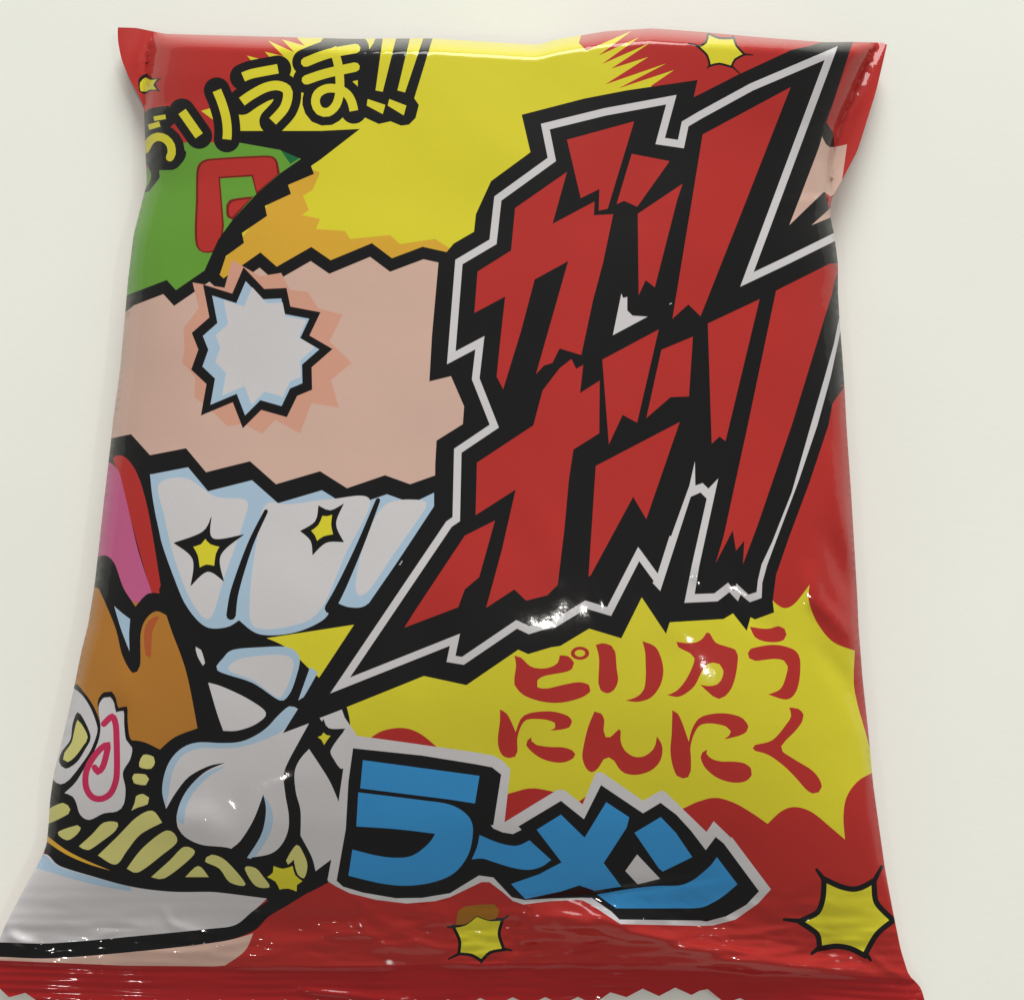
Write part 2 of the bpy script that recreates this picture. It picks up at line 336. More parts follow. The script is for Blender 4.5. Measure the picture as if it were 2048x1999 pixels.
add(T1, 'letter_red', poly(pts('A3', (1003, 1172), (1292, 1228), (1045, 1575), (945, 1530), (888, 1555))))
add(T2, 'letter_red', poly(pts('B3', (1430, 105), (1771, -123), (1730, 0), (1560, 665), (1490, 610), (1437, 725))))
add(T2, 'letter_red', poly(pts('A4', (20, 1025), (690, 665), 'B4', (735, 0), (385, 885), (292, 795), (170, 905), (320, 0))))
add(T3, 'letter_red', poly(pts('B3', (925, 1210), (960, 1285), (1015, 1255), (990, 1470), (1140, 1375), (1137, 1775), 'C3', (940, 185), (905, 420), (870, 800), (820, 1215), (740, 1295), (580, 1335), (490, 1250), (275, 1390), (395, 950), (500, 490), (195, 685), (205, 285), 'B3', (635, 1715), (705, 1450), (835, 1280))))
add(T3, 'letter_red', poly(pts('C2', (1255, 650), (1485, 535), (1365, 965), (1255, 1060), (1205, 1195), (795, 1350), (880, 1215))))
add(T3, 'letter_red', poly(pts('C3', (1110, 310), (1750, -24), (1690, 150), (1495, 715), (1395, 545), (1070, 1145), (1055, 1150))))
add(T3, 'letter_red', poly(pts('B3', (1160, 1215), (1590, 985), (1425, 1695), (1315, 1635), (1210, 1860))))
add(T3, 'letter_red', poly(pts('B3', (1610, 1140), (1850, 1040), (1820, 1495), (1680, 1500), (1495, 1660))))
add(T4, 'letter_red', poly(pts('B4', (440, 940), (835, 755), (575, 1835), (530, 1800), (470, 1855))))
add(T4, 'letter_red', poly(pts('B4', (960, 690), (1160, 590), (1370, 485), (1450, 480), (1400, 640), (1390, 700), 'C4', (1080, 0), (820, 760), (708, 1058), (718, 880), (655, 955), (630, 800), (500, 1050), (560, 850), (745, 0))))

# --- flavour name, two rows
FL = 'flavour_letter:%d'
add(FL % 0, 'letter_red', smooth(pts('D3', (490, 230, 1), (540, 245), (610, 310), (680, 328), (760, 320), (820, 285), (835, 228, 1), (900, 235), (945, 285), (930, 330), (880, 355), (720, 385), (665, 420), (665, 470), (740, 480), (850, 455), (980, 432), (1060, 455), (1070, 500), (1000, 550), (850, 588), (700, 580), (560, 530), (490, 450), (490, 400), (503, 300))))
e = pts('D3', (990, 212))[0]
add(FL % 0, 'letter_red', ellipse(e[0], e[1], 70/K, 50/K))
add(F, 'yellow', ellipse(e[0], e[1], 40/K, 27/K, 20))
add(FL % 1, 'letter_red', smooth(pts('D3', (1110, 148, 1), (1160, 135), (1230, 155), (1258, 200), (1270, 330), (1280, 420), (1250, 490), (1195, 517), (1145, 490), (1130, 440), (1135, 250))))
add(FL % 1, 'letter_red', smooth(pts('D3', (1465, 120, 1), (1560, 160), (1605, 240), (1625, 350), (1600, 460), (1530, 550), (1430, 582), (1335, 572, 1), (1420, 545), (1475, 490), (1490, 400), (1490, 300), (1485, 200))))
add(FL % 2, 'letter_red', smooth(pts('D4', (200, 125, 1), (280, 135), (350, 130), (400, 100), (430, 55, 1), (455, 60), (500, 130), (580, 160), (650, 185), (670, 230), (655, 370), (620, 480), (570, 540), (525, 560), (480, 540), (380, 450, 1), (440, 462), (510, 450), (550, 400), (558, 340), (530, 295), (480, 283), (425, 305), (385, 370), (340, 460), (270, 520), (210, 545), (130, 530, 1), (200, 500), (270, 420), (325, 310), (338, 250), (310, 215), (215, 165))))
add(FL % 3, 'letter_red', smooth(pts('D4', (760, 10, 1), (860, 25), (920, 22), (980, 5), (1025, 25), (1040, 70), (1020, 110), (960, 128), (870, 122), (800, 90))))
add(FL % 3, 'letter_red', smooth(pts('D4', (745, 210), (765, 180), (850, 158), (940, 148), (1030, 160), (1110, 195), (1143, 260), (1140, 400), (1115, 500), (1070, 555), (1010, 562), (900, 525, 1), (970, 500), (1010, 460), (1040, 370), (1048, 310), (1020, 268), (950, 255), (880, 262), (800, 270), (755, 250))))
add(FL % 4, 'letter_red', smooth(pts('D3', (380, 640, 1), (430, 670), (470, 740), (500, 812, 1), (540, 710), (600, 670), (700, 655), (800, 658), (900, 690), (930, 735), (910, 775), (840, 795), (765, 800, 1), (800, 780), (800, 745), (740, 720), (650, 712), (580, 720), (540, 770), (513, 860), (514, 960), (495, 1000), (450, 1010), (400, 990), (370, 930), (365, 850), (380, 730))))
add(FL % 4, 'letter_red', smooth(pts('D3', (620, 850, 1), (590, 875), (580, 910), (620, 960), (700, 1015), (800, 1043), (880, 1040), (940, 1010), (955, 980), (930, 950), (860, 928), (760, 925), (660, 910), (620, 880))))
add(FL % 5, 'letter_red', smooth(pts('D3', (1100, 655, 1), (1150, 670), (1175, 720), (1170, 800), (1185, 850), (1220, 850), (1285, 790, 1), (1300, 800), (1300, 880), (1330, 950), (1400, 998), (1480, 995), (1550, 940), (1570, 880), (1575, 845, 1), (1610, 900), (1618, 970), (1590, 1050), (1520, 1110), (1420, 1138), (1330, 1125), (1280, 1080), (1250, 1030), (1210, 1005), (1170, 1020), (1130, 1085), (1080, 1118), (1035, 1085), (1008, 1010), (1015, 930), (1050, 780))))
add(FL % 6, 'letter_red', smooth(pts('D4', (170, 645, 1), (210, 670), (245, 740), (295, 885, 1), (320, 790), (370, 710), (440, 680), (540, 668), (640, 680), (710, 710), (750, 770), (735, 810), (680, 840), (565, 868, 1), (605, 835), (615, 805), (580, 770), (500, 750), (420, 748), (370, 770), (330, 840), (308, 930), (312, 1010), (310, 1110), (290, 1155), (250, 1165), (205, 1145), (170, 1060), (155, 950), (165, 820))))
add(FL % 6, 'letter_red', smooth(pts('D4', (435, 945, 1), (400, 965), (385, 1000), (410, 1070), (480, 1140), (560, 1180), (650, 1198), (730, 1185), (775, 1140), (770, 1090), (720, 1050), (640, 1037), (540, 1035), (470, 1015), (430, 975))))
add(FL % 7, 'letter_red', smooth(pts('D4', (1060, 625, 1), (1130, 635), (1170, 680), (1160, 730), (1110, 800), (1030, 880), (1000, 920), (1010, 960), (1100, 1020), (1230, 1100), (1290, 1170), (1308, 1230), (1285, 1270), (1240, 1280), (1190, 1250), (1110, 1160), (1020, 1070), (900, 985), (800, 955), (782, 935), (800, 910), (900, 888), (960, 850), (1040, 750), (1075, 690))))

# --- product name
add('product_panel', 'white', poly(pts('D2', (930, 640), (1300, 690), (1904, 775), 'D3', (330, 990), (400, 1030), (460, 1095), (415, 1498), (820, 1250), (870, 1252), (1010, 1362), (1110, 1120), (1160, 1120), (1470, 1335), (1600, 1260), 'D4', (110, 1262), (430, 1572), (485, 1490), (620, 1620), 'E4', (240, 660), (540, 1060), (440, 1170), (270, 1290), (100, 1335), (0, 1338),
        'E3', (1300, 1325), (1260, 1300), (1080, 1180), (1000, 1140), (760, 1150), (560, 1175), (480, 1150), (400, 1080), (300, 1005), (240, 1005), 'E2', (1713, 1120), (1600, 1150), (1380, 1168), (1150, 1140), (950, 1090), (850, 1040), (785, 1000), (850, 600), (905, 200))))
add('product_panel', 'black', poly(pts('D2', (975, 745), (1500, 800), (1904, 865), 'D3', (320, 1080), (390, 1135), (330, 1520), (310, 1520), (330, 1545), (400, 1575), (480, 1588), (545, 1555), (520, 1530), (845, 1335), (1020, 1475), (1150, 1215), (1470, 1430), 'D4', (80, 1350), (200, 1440), (310, 1560), (425, 1710), (500, 1610), 'E4', (180, 710), (450, 1075), (350, 1180), (200, 1265), (50, 1305),
        'E3', (1904, 1298), (1290, 1290), (1230, 1230), (1080, 1125), (980, 1125), (760, 1130), (570, 1142), (470, 1120), (330, 970), (220, 955), 'E2', (1713, 1090), (1500, 1125), (1300, 1128), (1050, 1085), (900, 1040), (850, 995), (920, 600), (940, 240))))
add('product_letter:0', 'blue', poly(pts('D2', (1050, 835), (1904, 950), 'D3', (225, 1145), (190, 1355), 'D2', (1713, 1135), (1030, 1050))))
add('product_letter:0', 'blue', smooth(pts('D2', (1015, 1080, 1), (1500, 1140), (1700, 1170), (1820, 1230), (1880, 1310), (1885, 1420), (1850, 1560), (1750, 1690), (1600, 1760), (1400, 1790), (1200, 1775), (940, 1715, 1), (970, 1515, 1), (1150, 1560), (1300, 1578), (1430, 1560), (1550, 1470), (1600, 1395, 1), (1300, 1360), (1000, 1340, 1))))
add('product_letter:1', 'blue', smooth(pts('D3', (225, 1595, 1), (330, 1640), (430, 1670), (520, 1675), (605, 1635, 1), (770, 1785, 1), (700, 1835), (600, 1860), (480, 1845), (330, 1800), (250, 1775), (165, 1780, 1), (205, 1690))))
add('product_letter:2', 'blue', poly(pts('D3', (660, 1555), (845, 1440), (1025, 1615), (1190, 1345), (1365, 1460), (1345, 1540), 'E3', (1170, 860), (1305, 1040), (1100, 1070), (985, 1030), (850, 1075), (575, 1135), (465, 1020), (680, 945), (850, 855))))
add('product_panel', 'white', poly(pts('E3', (1425, 795), (1600, 980), (1430, 1022), (1335, 920))))
add('product_letter:3', 'blue', poly(pts('E3', (1405, 630), (1605, 510), (1720, 630), (1845, 815), (1620, 925), (1590, 900))))
add('product_letter:3', 'blue', smooth(pts('E3', (1120, 1100, 1), (1350, 1060), (1560, 1035), (1750, 1030), (1850, 990), 'E4', (0, 950), (80, 880), (128, 815, 1), (285, 1022, 1), (180, 1110), (90, 1165), (0, 1200), 'E3', (1700, 1205), (1265, 1205, 1))))

# --- slogan, black outline then yellow strokes
slog = [
    (0, pts('A1', (410, 905), (500, 890)), 35, 'butt'), (0, pts('A1', (370, 970), (455, 945)), 42, 'butt'),
    (0, pts('A1', (345, 1140), (385, 1070), (440, 1042), (500, 1060), (540, 1110), (545, 1170), (532, 1200)), 62, 'round'),
    (1, pts('A1', (625, 850), (755, 1035)), 68, 'butt'), (1, pts('A1', (890, 690), (930, 790), (960, 900), (970, 1000), (966, 1062)), 68, 'butt'),
    (2, pts('A1', (1090, 588), (1160, 562), (1355, 525)), 72, 'butt'), (2, pts('A1', (1080, 775), (1160, 720), (1260, 668), (1350, 652), (1420, 680), (1430, 740), (1400, 830), (1315, 925)), 72, 'butt'),
    (3, pts('A2', (42, 475), (210, 412), (425, 370)), 72, 'round'), (3, pts('A2', (48, 610), (200, 560), (420, 512)), 72, 'round'),
    (3, pts('A2', (245, 365), (280, 450), (300, 560), (302, 700), (275, 800), (215, 855), (150, 845), (118, 785), (135, 715), (205, 675), (295, 680), (360, 720), (395, 780), (410, 845)), 66, 'butt')]
for g, l, w, cap in slog:
    add('slogan_panel', 'black', stroke(smooth(l, False, 6), (w + 132) / K, cap='round')[0])
add('slogan_panel', 'black', poly(pts('A2', (590, 260), (1020, 260), (870, 750), (905, 800), (880, 900), (830, 950), (770, 958), (690, 925), (600, 945), (480, 890), (440, 800), (440, 500), (560, 330))))
add('slogan_panel', 'black', smooth(pts('A1', (300, 1000), (400, 1160), (640, 1140), (640, 1220), (560, 1290), (450, 1300), (455, 1350), (370, 1460, 1), (330, 1470, 1), (390, 1340), (330, 1200))))
for g, l, w, cap in slog:
    add('slogan_letter:%d' % g, 'yellow', stroke(smooth(l, False, 6), w / K, cap=cap)[0])
for g, q in ((4, ((635, 260), (740, 260), (630, 700), (575, 690))), (4, ((515, 755), (650, 800), (630, 870), (508, 805))), (5, ((845, 260), (950, 260), (800, 705), (742, 690))), (5, ((680, 755), (810, 805), (790, 880), (668, 805)))):
    add('slogan_letter:%d' % g, 'yellow', poly(pts('A2', *q)))


# --- outlined six-pointed stars
def star(name, sheet, loop, arms, w):
    L = smooth(pts(sheet, *loop))
    for a, b in arms:
        q = poly(pts(sheet, a, b))
        add(name, 'black', stroke(q, w / K, cap='round', w2=w / K * .55)[0])
    cx = sum(p[0] for p in L)/len(L); cy = sum(p[1] for p in L)/len(L)
    o = stroke(L, 2 * w / K, closed=True)
    big = max(o, key=lambda l: sum(math.hypot(x-cx, y-cy) for x, y in l))
    add(name, 'black', big)
    add(name, 'yellow', L)


star('star:top', 'A3', ((1592, 268, 1), (1670, 300), (1775, 300, 1), (1795, 355), (1848, 414, 1), (1785, 448), (1758, 500, 1), (1670, 478), (1605, 492, 1), (1585, 420), (1525, 360, 1), (1575, 330)),
     (((1525, 355), (1430, 330)), ((1850, 414), (1925, 420)), ((1600, 490), (1580, 520)), ((1760, 500), (1825, 560)), ((1590, 268), (1575, 215)), ((1775, 300), (1775, 240))), 17)
star('star:right', 'E4', ((965, 1015, 1), (1060, 1058), (1160, 1080), (1240, 1065), (1305, 1030, 1), (1325, 1170), (1440, 1295, 1), (1330, 1390), (1245, 1535, 1), (1150, 1490), (1040, 1472), (930, 1487, 1), (910, 1390), (800, 1308, 1), (910, 1250), (955, 1140)),
     (((955, 1000), (888, 910)), ((1315, 1020), (1385, 885)), ((1440, 1290), (1480, 1285)), ((1250, 1535), (1300, 1600)), ((925, 1490), (850, 1550)), ((800, 1305), (640, 1290))), 42)
star('star:bottom', 'E3', ((205, 1270, 1), (300, 1302), (385, 1300, 1), (362, 1400), (395, 1510, 1), (300, 1530), (238, 1590, 1), (170, 1550), (80, 1540, 1), (85, 1450), (42, 1352, 1), (120, 1335)),
     (((385, 1300), (445, 1262)), ((395, 1510), (470, 1525)), ((238, 1590), (240, 1630)), ((80, 1545), (-10, 1590)), ((42, 1350), (-20, 1345))), 24)
add(F, 'gold_dark', smooth(pts('E3', (60, 1230, 1), (120, 1190), (340, 1175), (372, 1215), (350, 1285), (300, 1295), (205, 1262, 1), (120, 1325), (45, 1330, 1))))  # folded, reflected repeat of the star at the crease, painted as darker ink
# --- bottom seal band
seal_line = [(-60, 1917), (250, 1930), (500, 1932), (760, 1930), (900, 1926), (1150, 1924), (1400, 1930), (1600, 1942), (1900, 1962)]
add('bottom_seal', 'seal_red', seal_line + [(1900, 2060), (-60, 2060)])

# ------------------------------------------------------------------ bag outline (projected) and relief
LEFT = [(40, 233), (55, 235), (85, 236), (120, 243), (160, 260), (195, 280), (215, 288), (280, 290), (330, 292), (365, 294), (400, 285), (470, 267), (560, 256), (630, 250), (740, 240), (840, 226), (890, 221), (1000, 208), (1100, 197), (1170, 189), (1250, 176), (1300, 163), (1375, 148), (1450, 131), (1550, 107), (1600, 100), (1650, 97), (1690, 93), (1720, 80), (1780, 46), (1850, 10), (1890, -6), (1930, -14), (2030, -16)]
RIGHT = [(40, 1785), (86, 1775), (184, 1752), (302, 1715), (368, 1680), (396, 1663), (431, 1660), (467, 1668), (526, 1676), (584, 1676), (636, 1679), (715, 1685), (773, 1689), (850, 1693), (981, 1702), (1113, 1710), (1199, 1715), (1250, 1717), (1355, 1725), (1465, 1737), (1565, 1746), (1644, 1757), (1736, 1770), (1827, 1787), (1900, 1802), (1951, 1818), (1969, 1840), (2000, 1850), (2030, 1852)]
BODYL = [(40, 318), (90, 300), (150, 292), (215, 292)]
BODYR = [(40, 1770), (86, 1752), (150, 1722), (250, 1680), (320, 1664), (396, 1658)]
TOP = [(235, 55), (272, 56), (330, 68), (480, 72), (700, 78), (860, 77), (960, 83), (1075, 90), (1110, 80), (1210, 63), (1305, 57), (1400, 64), (1500, 73), (1650, 85), (1705, 84), (1775, 86)]
BOT = [(-16, 1970), (20, 1986), (60, 1994), (120, 2006), (900, 2005), (1000, 2001), (1180, 2000), (1250, 1985), (1400, 1980), (1470, 2002), (1700, 2016), (1850, 2008)]


def interp(tab):
    a = np.array(tab, float)
    x = np.linspace(a[0, 0], a[-1, 0], 500)
    y = np.interp(x, a[:, 0], a[:, 1])
    k = np.hanning(9); k /= k.sum()
    ys = np.convolve(np.pad(y, 4, mode='edge'), k, mode='valid')
    return lambda q: np.interp(q, x, ys)


fL, fR, fT = interp(LEFT), interp(RIGHT), interp(TOP)
_bl, _br = np.array(BODYL), np.array(BODYR)


def fBL(y):
    return np.where(y < 215, np.interp(y, _bl[:, 0], _bl[:, 1]), fL(y))


def fBR(y):
    return np.where(y < 396, np.minimum(np.interp(y, _br[:, 0], _br[:, 1]), fR(y)), fR(y))


def sm(a, b, x):
    t = np.clip((x - a) / (b - a), 0, 1)
    return t * t * (3 - 2 * t)


def seg_dist(x, y, line):
    """distance and parameter along a polyline"""
    best = np.full(x.shape, 1e9); side = np.zeros(x.shape); par = np.zeros(x.shape)
    n = len(line) - 1
    for i in range(n):
        ax, ay = line[i]; bx, by = line[i + 1]
        dx, dy = bx - ax, by - ay
        L2 = dx * dx + dy * dy
        t = np.clip(((x - ax) * dx + (y - ay) * dy) / L2, 0, 1)
        d = np.hypot(x - ax - t * dx, y - ay - t * dy)
        s = np.sign((x - ax) * dy - (y - ay) * dx)
        m = d < best
        best = np.where(m, d, best); side = np.where(m, s, side); par = np.where(m, (i + t) / n, par)
    return best, side, par


# creases: (polyline, width px, height mm)
CREASES = [
    ([(1052, 1872), (1070, 1846), (1110, 1838), (1200, 1850), (1300, 1872), (1380, 1896), (1450, 1918), (1520, 1930), (1640, 1938), (1760, 1952)], 19, 1.5),
    ([(960, 1812), (1060, 1800), (1200, 1786), (1330, 1766), (1430, 1752)], 8, -.5),
    ([(1120, 1795), (1160, 1812), (1240, 1848), (1280, 1860)], 10, .35),
    ([(1045, 1880), (1052, 1850), (1066, 1830)], 6, .35),
    ([(600, 1978), (660, 1986), (740, 1994), (820, 1999)], 6, .6),
    ([(700, 1790), (740, 1820), (718, 1850), (740, 1870)], 7, .3),
    ([(780, 1870), (800, 1850), (860, 1845), (960, 1850)], 9, .3),
    ([(1530, 1925), (1600, 1932), (1640, 1936)], 6, .3),
    ([(1740, 1905), (1780, 1940), (1810, 1955)], 6, .4),
    ([(1436, 1870), (1468, 1898)], 5, .25),
    ([(1280, 1150), (1380, 1290)], 40, .25),
    ([(1165, 1090), (1205, 1190), (1222, 1250)], 24, .22),
    ([(1040, 960), (1110, 1090), (1130, 1170)], 44, .35),
    ([(1390, 1110), (1392, 1150), (1398, 1160)], 10, .35),
    ([(1440, 1180), (1500, 1230), (1560, 1270)], 20, -.35),
    ([(1620, 1140), (1632, 1200), (1716, 1290)], 16, 1.0),
    ([(1650, 1060), (1690, 1160), (1714, 1200)], 18, -.9),
    ([(1660, 900), (1672, 1000), (1700, 1120)], 14, .8),
    ([(1640, 1290), (1690, 1360), (1736, 1450)], 20, -.7),
    ([(1700, 1560), (1730, 1660), (1760, 1760)], 14, .3),
    ([(250, 1340), (242, 1380), (262, 1410)], 16, .5),
    ([(330, 1640), (410, 1640), (450, 1690)], 36, .6),
    ([(1770, 95), (1700, 230), (1662, 330)], 10, .6),
    ([(300, 70), (282, 110), (270, 150)], 9, .5),
    ([(1420, 82), (1580, 92), (1690, 88)], 8, .4),
    ([(1655, 380), (1668, 480), (1672, 560)], 12, .35),
    ([(330, 1820), (345, 1850), (420, 1870)], 9, .4),
    ([(20, 1865), (40, 1882), (66, 1885)], 11, .9),
    ([(360, 1900), (460, 1890), (600, 1880), (720, 1896)], 8, .25),
    ([(100, 1880), (260, 1896), (420, 1905)], 8, .2),
]
rs = random.Random(11)
for i in range(46):      # short random puckers running into the seal
    x = rs.uniform(30, 1790); y = rs.uniform(1820, 1915)
    l = rs.uniform(25, 90); a = rs.gauss(0, .45)
    CREASES.append(([(x, y), (x + l * math.cos(a), y + l * math.sin(a))], rs.uniform(4, 8), rs.uniform(-.34, .34)))
for i in range(30):      # small dents over the loose lower belly
    x = rs.uniform(700, 1450); y = rs.uniform(1780, 1900)
    CREASES.append(([(x, y), (x + rs.uniform(-14, 14), y + rs.uniform(-9, 9))], rs.uniform(3.5, 6), rs.uniform(-.3, .36)))


def smooth_table(ys, zs, width):
    t = np.arange(-200, 2300, 5.0)
    v = np.interp(t, ys, zs)
    k = np.hanning(int(width / 5) | 1); k /= k.sum()
    p = len(k) // 2
    v = np.convolve(np.pad(v, p, mode='edge'), k, mode='valid')
    return lambda q: np.interp(q, t, v)


CROWN = smooth_table([40, 250, 500, 700, 1150, 1200, 1250, 1300, 1350, 1400, 1450, 1550, 1650, 1750, 1825, 1860, 1900, 1930, 1960, 1990, 2060],
                     [21.4, 21.4, 21.5, 21.5, 21.4, 21.25, 20.95, 20.5, 19.95, 19.3, 18.55, 16.7, 14.2, 10.6, 6.6, 5.2, 4.3, 3.5, 2.3, 1.4, 1.2], 80)
RIM = smooth_table([40, 250, 500, 1300, 1600, 1780, 1900, 1990, 2060], [2.4, 4.8, 6.8, 7.0, 6.0, 4.2, 2.4, 1.2, 1.0], 130)


def relief(x, y):
    """height above the table in mm for print position x, y"""
    bl, br = fBL(y), fBR(y)
    c, hw = (bl + br) / 2, (br - bl) / 2
    u = np.clip(np.abs((x - c) / hw), 0, 1)
    S = (1 - u ** 2.5) ** 0.52
    tt = np.clip((y - fT(x)) / 34.0, 0, 1)
    A = (1 - (1 - tt) ** 3) ** 0.55
    h0 = RIM(y)
    H = CROWN(y)
    z = h0 + (H - h0) * S * A
    # ears rise a little
    z = z + .8 * sm(1640, 1775, x) * sm(420, 90, y) + .6 * sm(300, 236, x) * sm(230, 60, y)
    for line, w, hgt in CREASES:
        xs = [p[0] for p in line]; ys = [p[1] for p in line]
        m = (x > min(xs) - 4*w) & (x < max(xs) + 4*w) & (y > min(ys) - 4*w) & (y < max(ys) + 4*w)
        if not m.any():
            continue
        d, s, p = seg_dist(x[m], y[m], line)
        fade = np.sin(np.pi * np.clip(p * .9 + .05, 0, 1)) ** .6
        z[m] += hgt * fade * np.exp(-(d / w) ** 2)
    # slack film bulging over the seal, right of the middle
    for bx, by, rx, ry, bh in ((1210, 1842, 170, 34, 1.9), (1480, 1905, 150, 24, 1.0), (760, 1868, 130, 26, .8), (880, 1835, 60, 30, .7), (1640, 1900, 90, 30, -.7), (560, 1850, 160, 30, -.6)):
        yy = y - by - .10 * (x - bx)
        z = z + bh * np.exp(-((x - bx) / rx) ** 2 - (yy / ry) ** 2)
    # crimp of the seal
    sy = np.interp(x, [p[0] for p in seal_line], [p[1] for p in seal_line])
    cr = sm(0, 14, y - sy)
    amp = .05 + .035 * np.sin(x * .011 + 1) + .03 * np.sin(x * .027)
    z = z + sm(-10, 14, y - sy) * amp * np.sin((y - sy) * 2 * math.pi / 17.0 + 1.1 * np.sin(x * .004) + .5 * np.sin(x * .013))
    z = z - .35 * cr * np.exp(-((y - sy) / 16.0) ** 2)
    # drag folds and crinkles of the slack film next to the seal
    low = np.nonzero(y > 1700)[0]
    for i in low:
        g = float(sm(1730, 1880, y[i])) * (1 - .7 * float(cr[i]))
        mid = .25 + .75 * float(sm(560, 760, x[i])) * float(sm(1800, 1560, x[i]))
        a = noise.noise(Vector((x[i] / 420.0 + .0009 * y[i], y[i] / 15.0, 1.7)))
        b = 1 - abs(noise.noise(Vector((x[i] / 130.0, y[i] / 30.0 + x[i] / 500.0, 5.2)))) * 2
        c = 1 - abs(noise.noise(Vector((x[i] / 62.0, y[i] / 17.0 - x[i] / 300.0, 8.8)))) * 2
        d = noise.noise(Vector((x[i] / 150.0, y[i] / 60.0, 2.2)))
        z[i] += g * (.26 * a + mid * (.58 * b + .22 * c) + .4 * d)
    return z


def soft(x, y):
    out = np.empty(len(x))
    for i in range(len(x)):
        a = noise.noise(Vector((x[i] / 210.0, y[i] / 230.0, 3.1)))
        b = noise.noise(Vector((x[i] / 80.0, y[i] / 90.0, 9.7)))
        out[i] = .40 * a + .06 * b
    return out


cth, sth = math.cos(TILT), math.sin(TILT)


def lift(x, y, z):
    """point of the bag at height z (m) whose outline sits at print position x, y"""
    dx = (x - IMG_W / 2) / FX
    dy = -(y - IMG_H / 2) / FX
    wx, wy, wz = dx, dy * cth + sth, dy * sth - cth
    t = (z - cam.location.z) / wz
    return np.stack([t * wx, cam.location.y + t * wy, z], 1)


# outline loop
top_l = [(x, float(fT(x))) for x in np.arange(236, 1775, 9)]
right_l = [(float(fR(y)), y) for y in np.arange(90, 2000, 9)]
bot_l = []
xs = np.arange(1838, -14, -16.25)
for i, x in enumerate(xs):
    by = float(np.interp(x, [p[0] for p in BOT], [p[1] for p in BOT]))
    ph = i % 4
    bot_l.append((float(x), by + (8, 0, -8, 0)[ph]))
left_l = [(float(fL(y)), y) for y in np.arange(1962, 60, -9)]
OUTLINE = top_l + right_l + bot_l + left_l

V, E = [], []


def add_loop(l):
    b = len(V)
    V.extend(Vector(p) for p in l)
    n = len(l)
    E.extend((b + i, b + (i + 1) % n) for i in range(n))


add_loop(OUTLINE)
for el, ink, loops in SHAPES:
    for l in loops:
        add_loop(l)


def inside(px, py, loop):
    L = np.asarray(loop)
    x0, y0 = L[:, 0].min(), L[:, 1].min(); x1, y1 = L[:, 0].max(), L[:, 1].max()
    m = (px > x0) & (px < x1) & (py > y0) & (py < y1)
    idx = np.nonzero(m)[0]
    w = np.zeros(len(idx), int)
    X, Y = px[idx], py[idx]
    for i in range(len(L)):
        ax, ay = L[i - 1]; bx, by = L[i]
        cr = (bx - ax) * (Y - ay) - (X - ax) * (by - ay)
        w += ((ay <= Y) & (by > Y) & (cr > 0)).astype(int) - ((ay > Y) & (by <= Y) & (cr < 0)).astype(int)
    out = np.zeros(len(px), bool)
    out[idx] = w != 0
    return out


# interior sample points
gx, gy = [], []
for y in np.concatenate([np.arange(58, 130, 3.4), np.arange(130, 1740, 19), np.arange(1740, 1790, 4.6), np.arange(1790, 2020, 3.0)]):
    l, r = float(fL(y)), float(fR(y))
    st = 19.0 if 130 <= y < 1740 else 8.0
    row = list(np.arange(l + 30, r - 30, st))
    for d in (1.5, 4, 7.5, 12, 18, 24):
        row += [l + d, r - d]
    gx += row; gy += [y] * len(row)
for (xa, xb, ya, yb, st) in ((1560, 1780, 90, 480, 7.0), (236, 330, 62, 250, 7.0), (1590, 1760, 880, 1480, 8.0), (1000, 1440, 930, 1320, 10.0), (300, 480, 1590, 1730, 8.0)):
    for y in np.arange(ya, yb, st):
        for x in np.arange(xa, xb, st):
            if fL(y) + 26 < x < fR(y) - 26:
                gx.append(x + 1.3); gy.append(y + 1.7)
gx, gy = np.array(gx), np.array(gy)
gx = gx + np.where(gy > 1700, 0, np.sin(gy * 12.9) * 2)
k = inside(gx, gy, OUTLINE)
gx, gy = gx[k], gy[k]
V.extend(Vector((float(a), float(b))) for a, b in zip(gx, gy))

res = delaunay_2d_cdt(V, E, [], 0, 0.02, False)
PV = np.array([(v[0], v[1]) for v in res[0]])
TR = np.array([f for f in res[2] if len(f) == 3], int)
cen = PV[TR].mean(1)
keep = inside(cen[:, 0], cen[:, 1], OUTLINE)
TR, cen = TR[keep], cen[keep]
a2 = PV[TR]
area = (a2[:, 1, 0]-a2[:, 0, 0])*(a2[:, 2, 1]-a2[:, 0, 1]) - (a2[:, 1, 1]-a2[:, 0, 1])*(a2[:, 2, 0]-a2[:, 0, 0])
TR[area > 0] = TR[area > 0][:, ::-1]      # y points down in print space
owner = np.full(len(TR), -1)
for i, (el, ink, loops) in enumerate(SHAPES):
    for l in loops:
        owner[inside(cen[:, 0], cen[:, 1], l)] = i

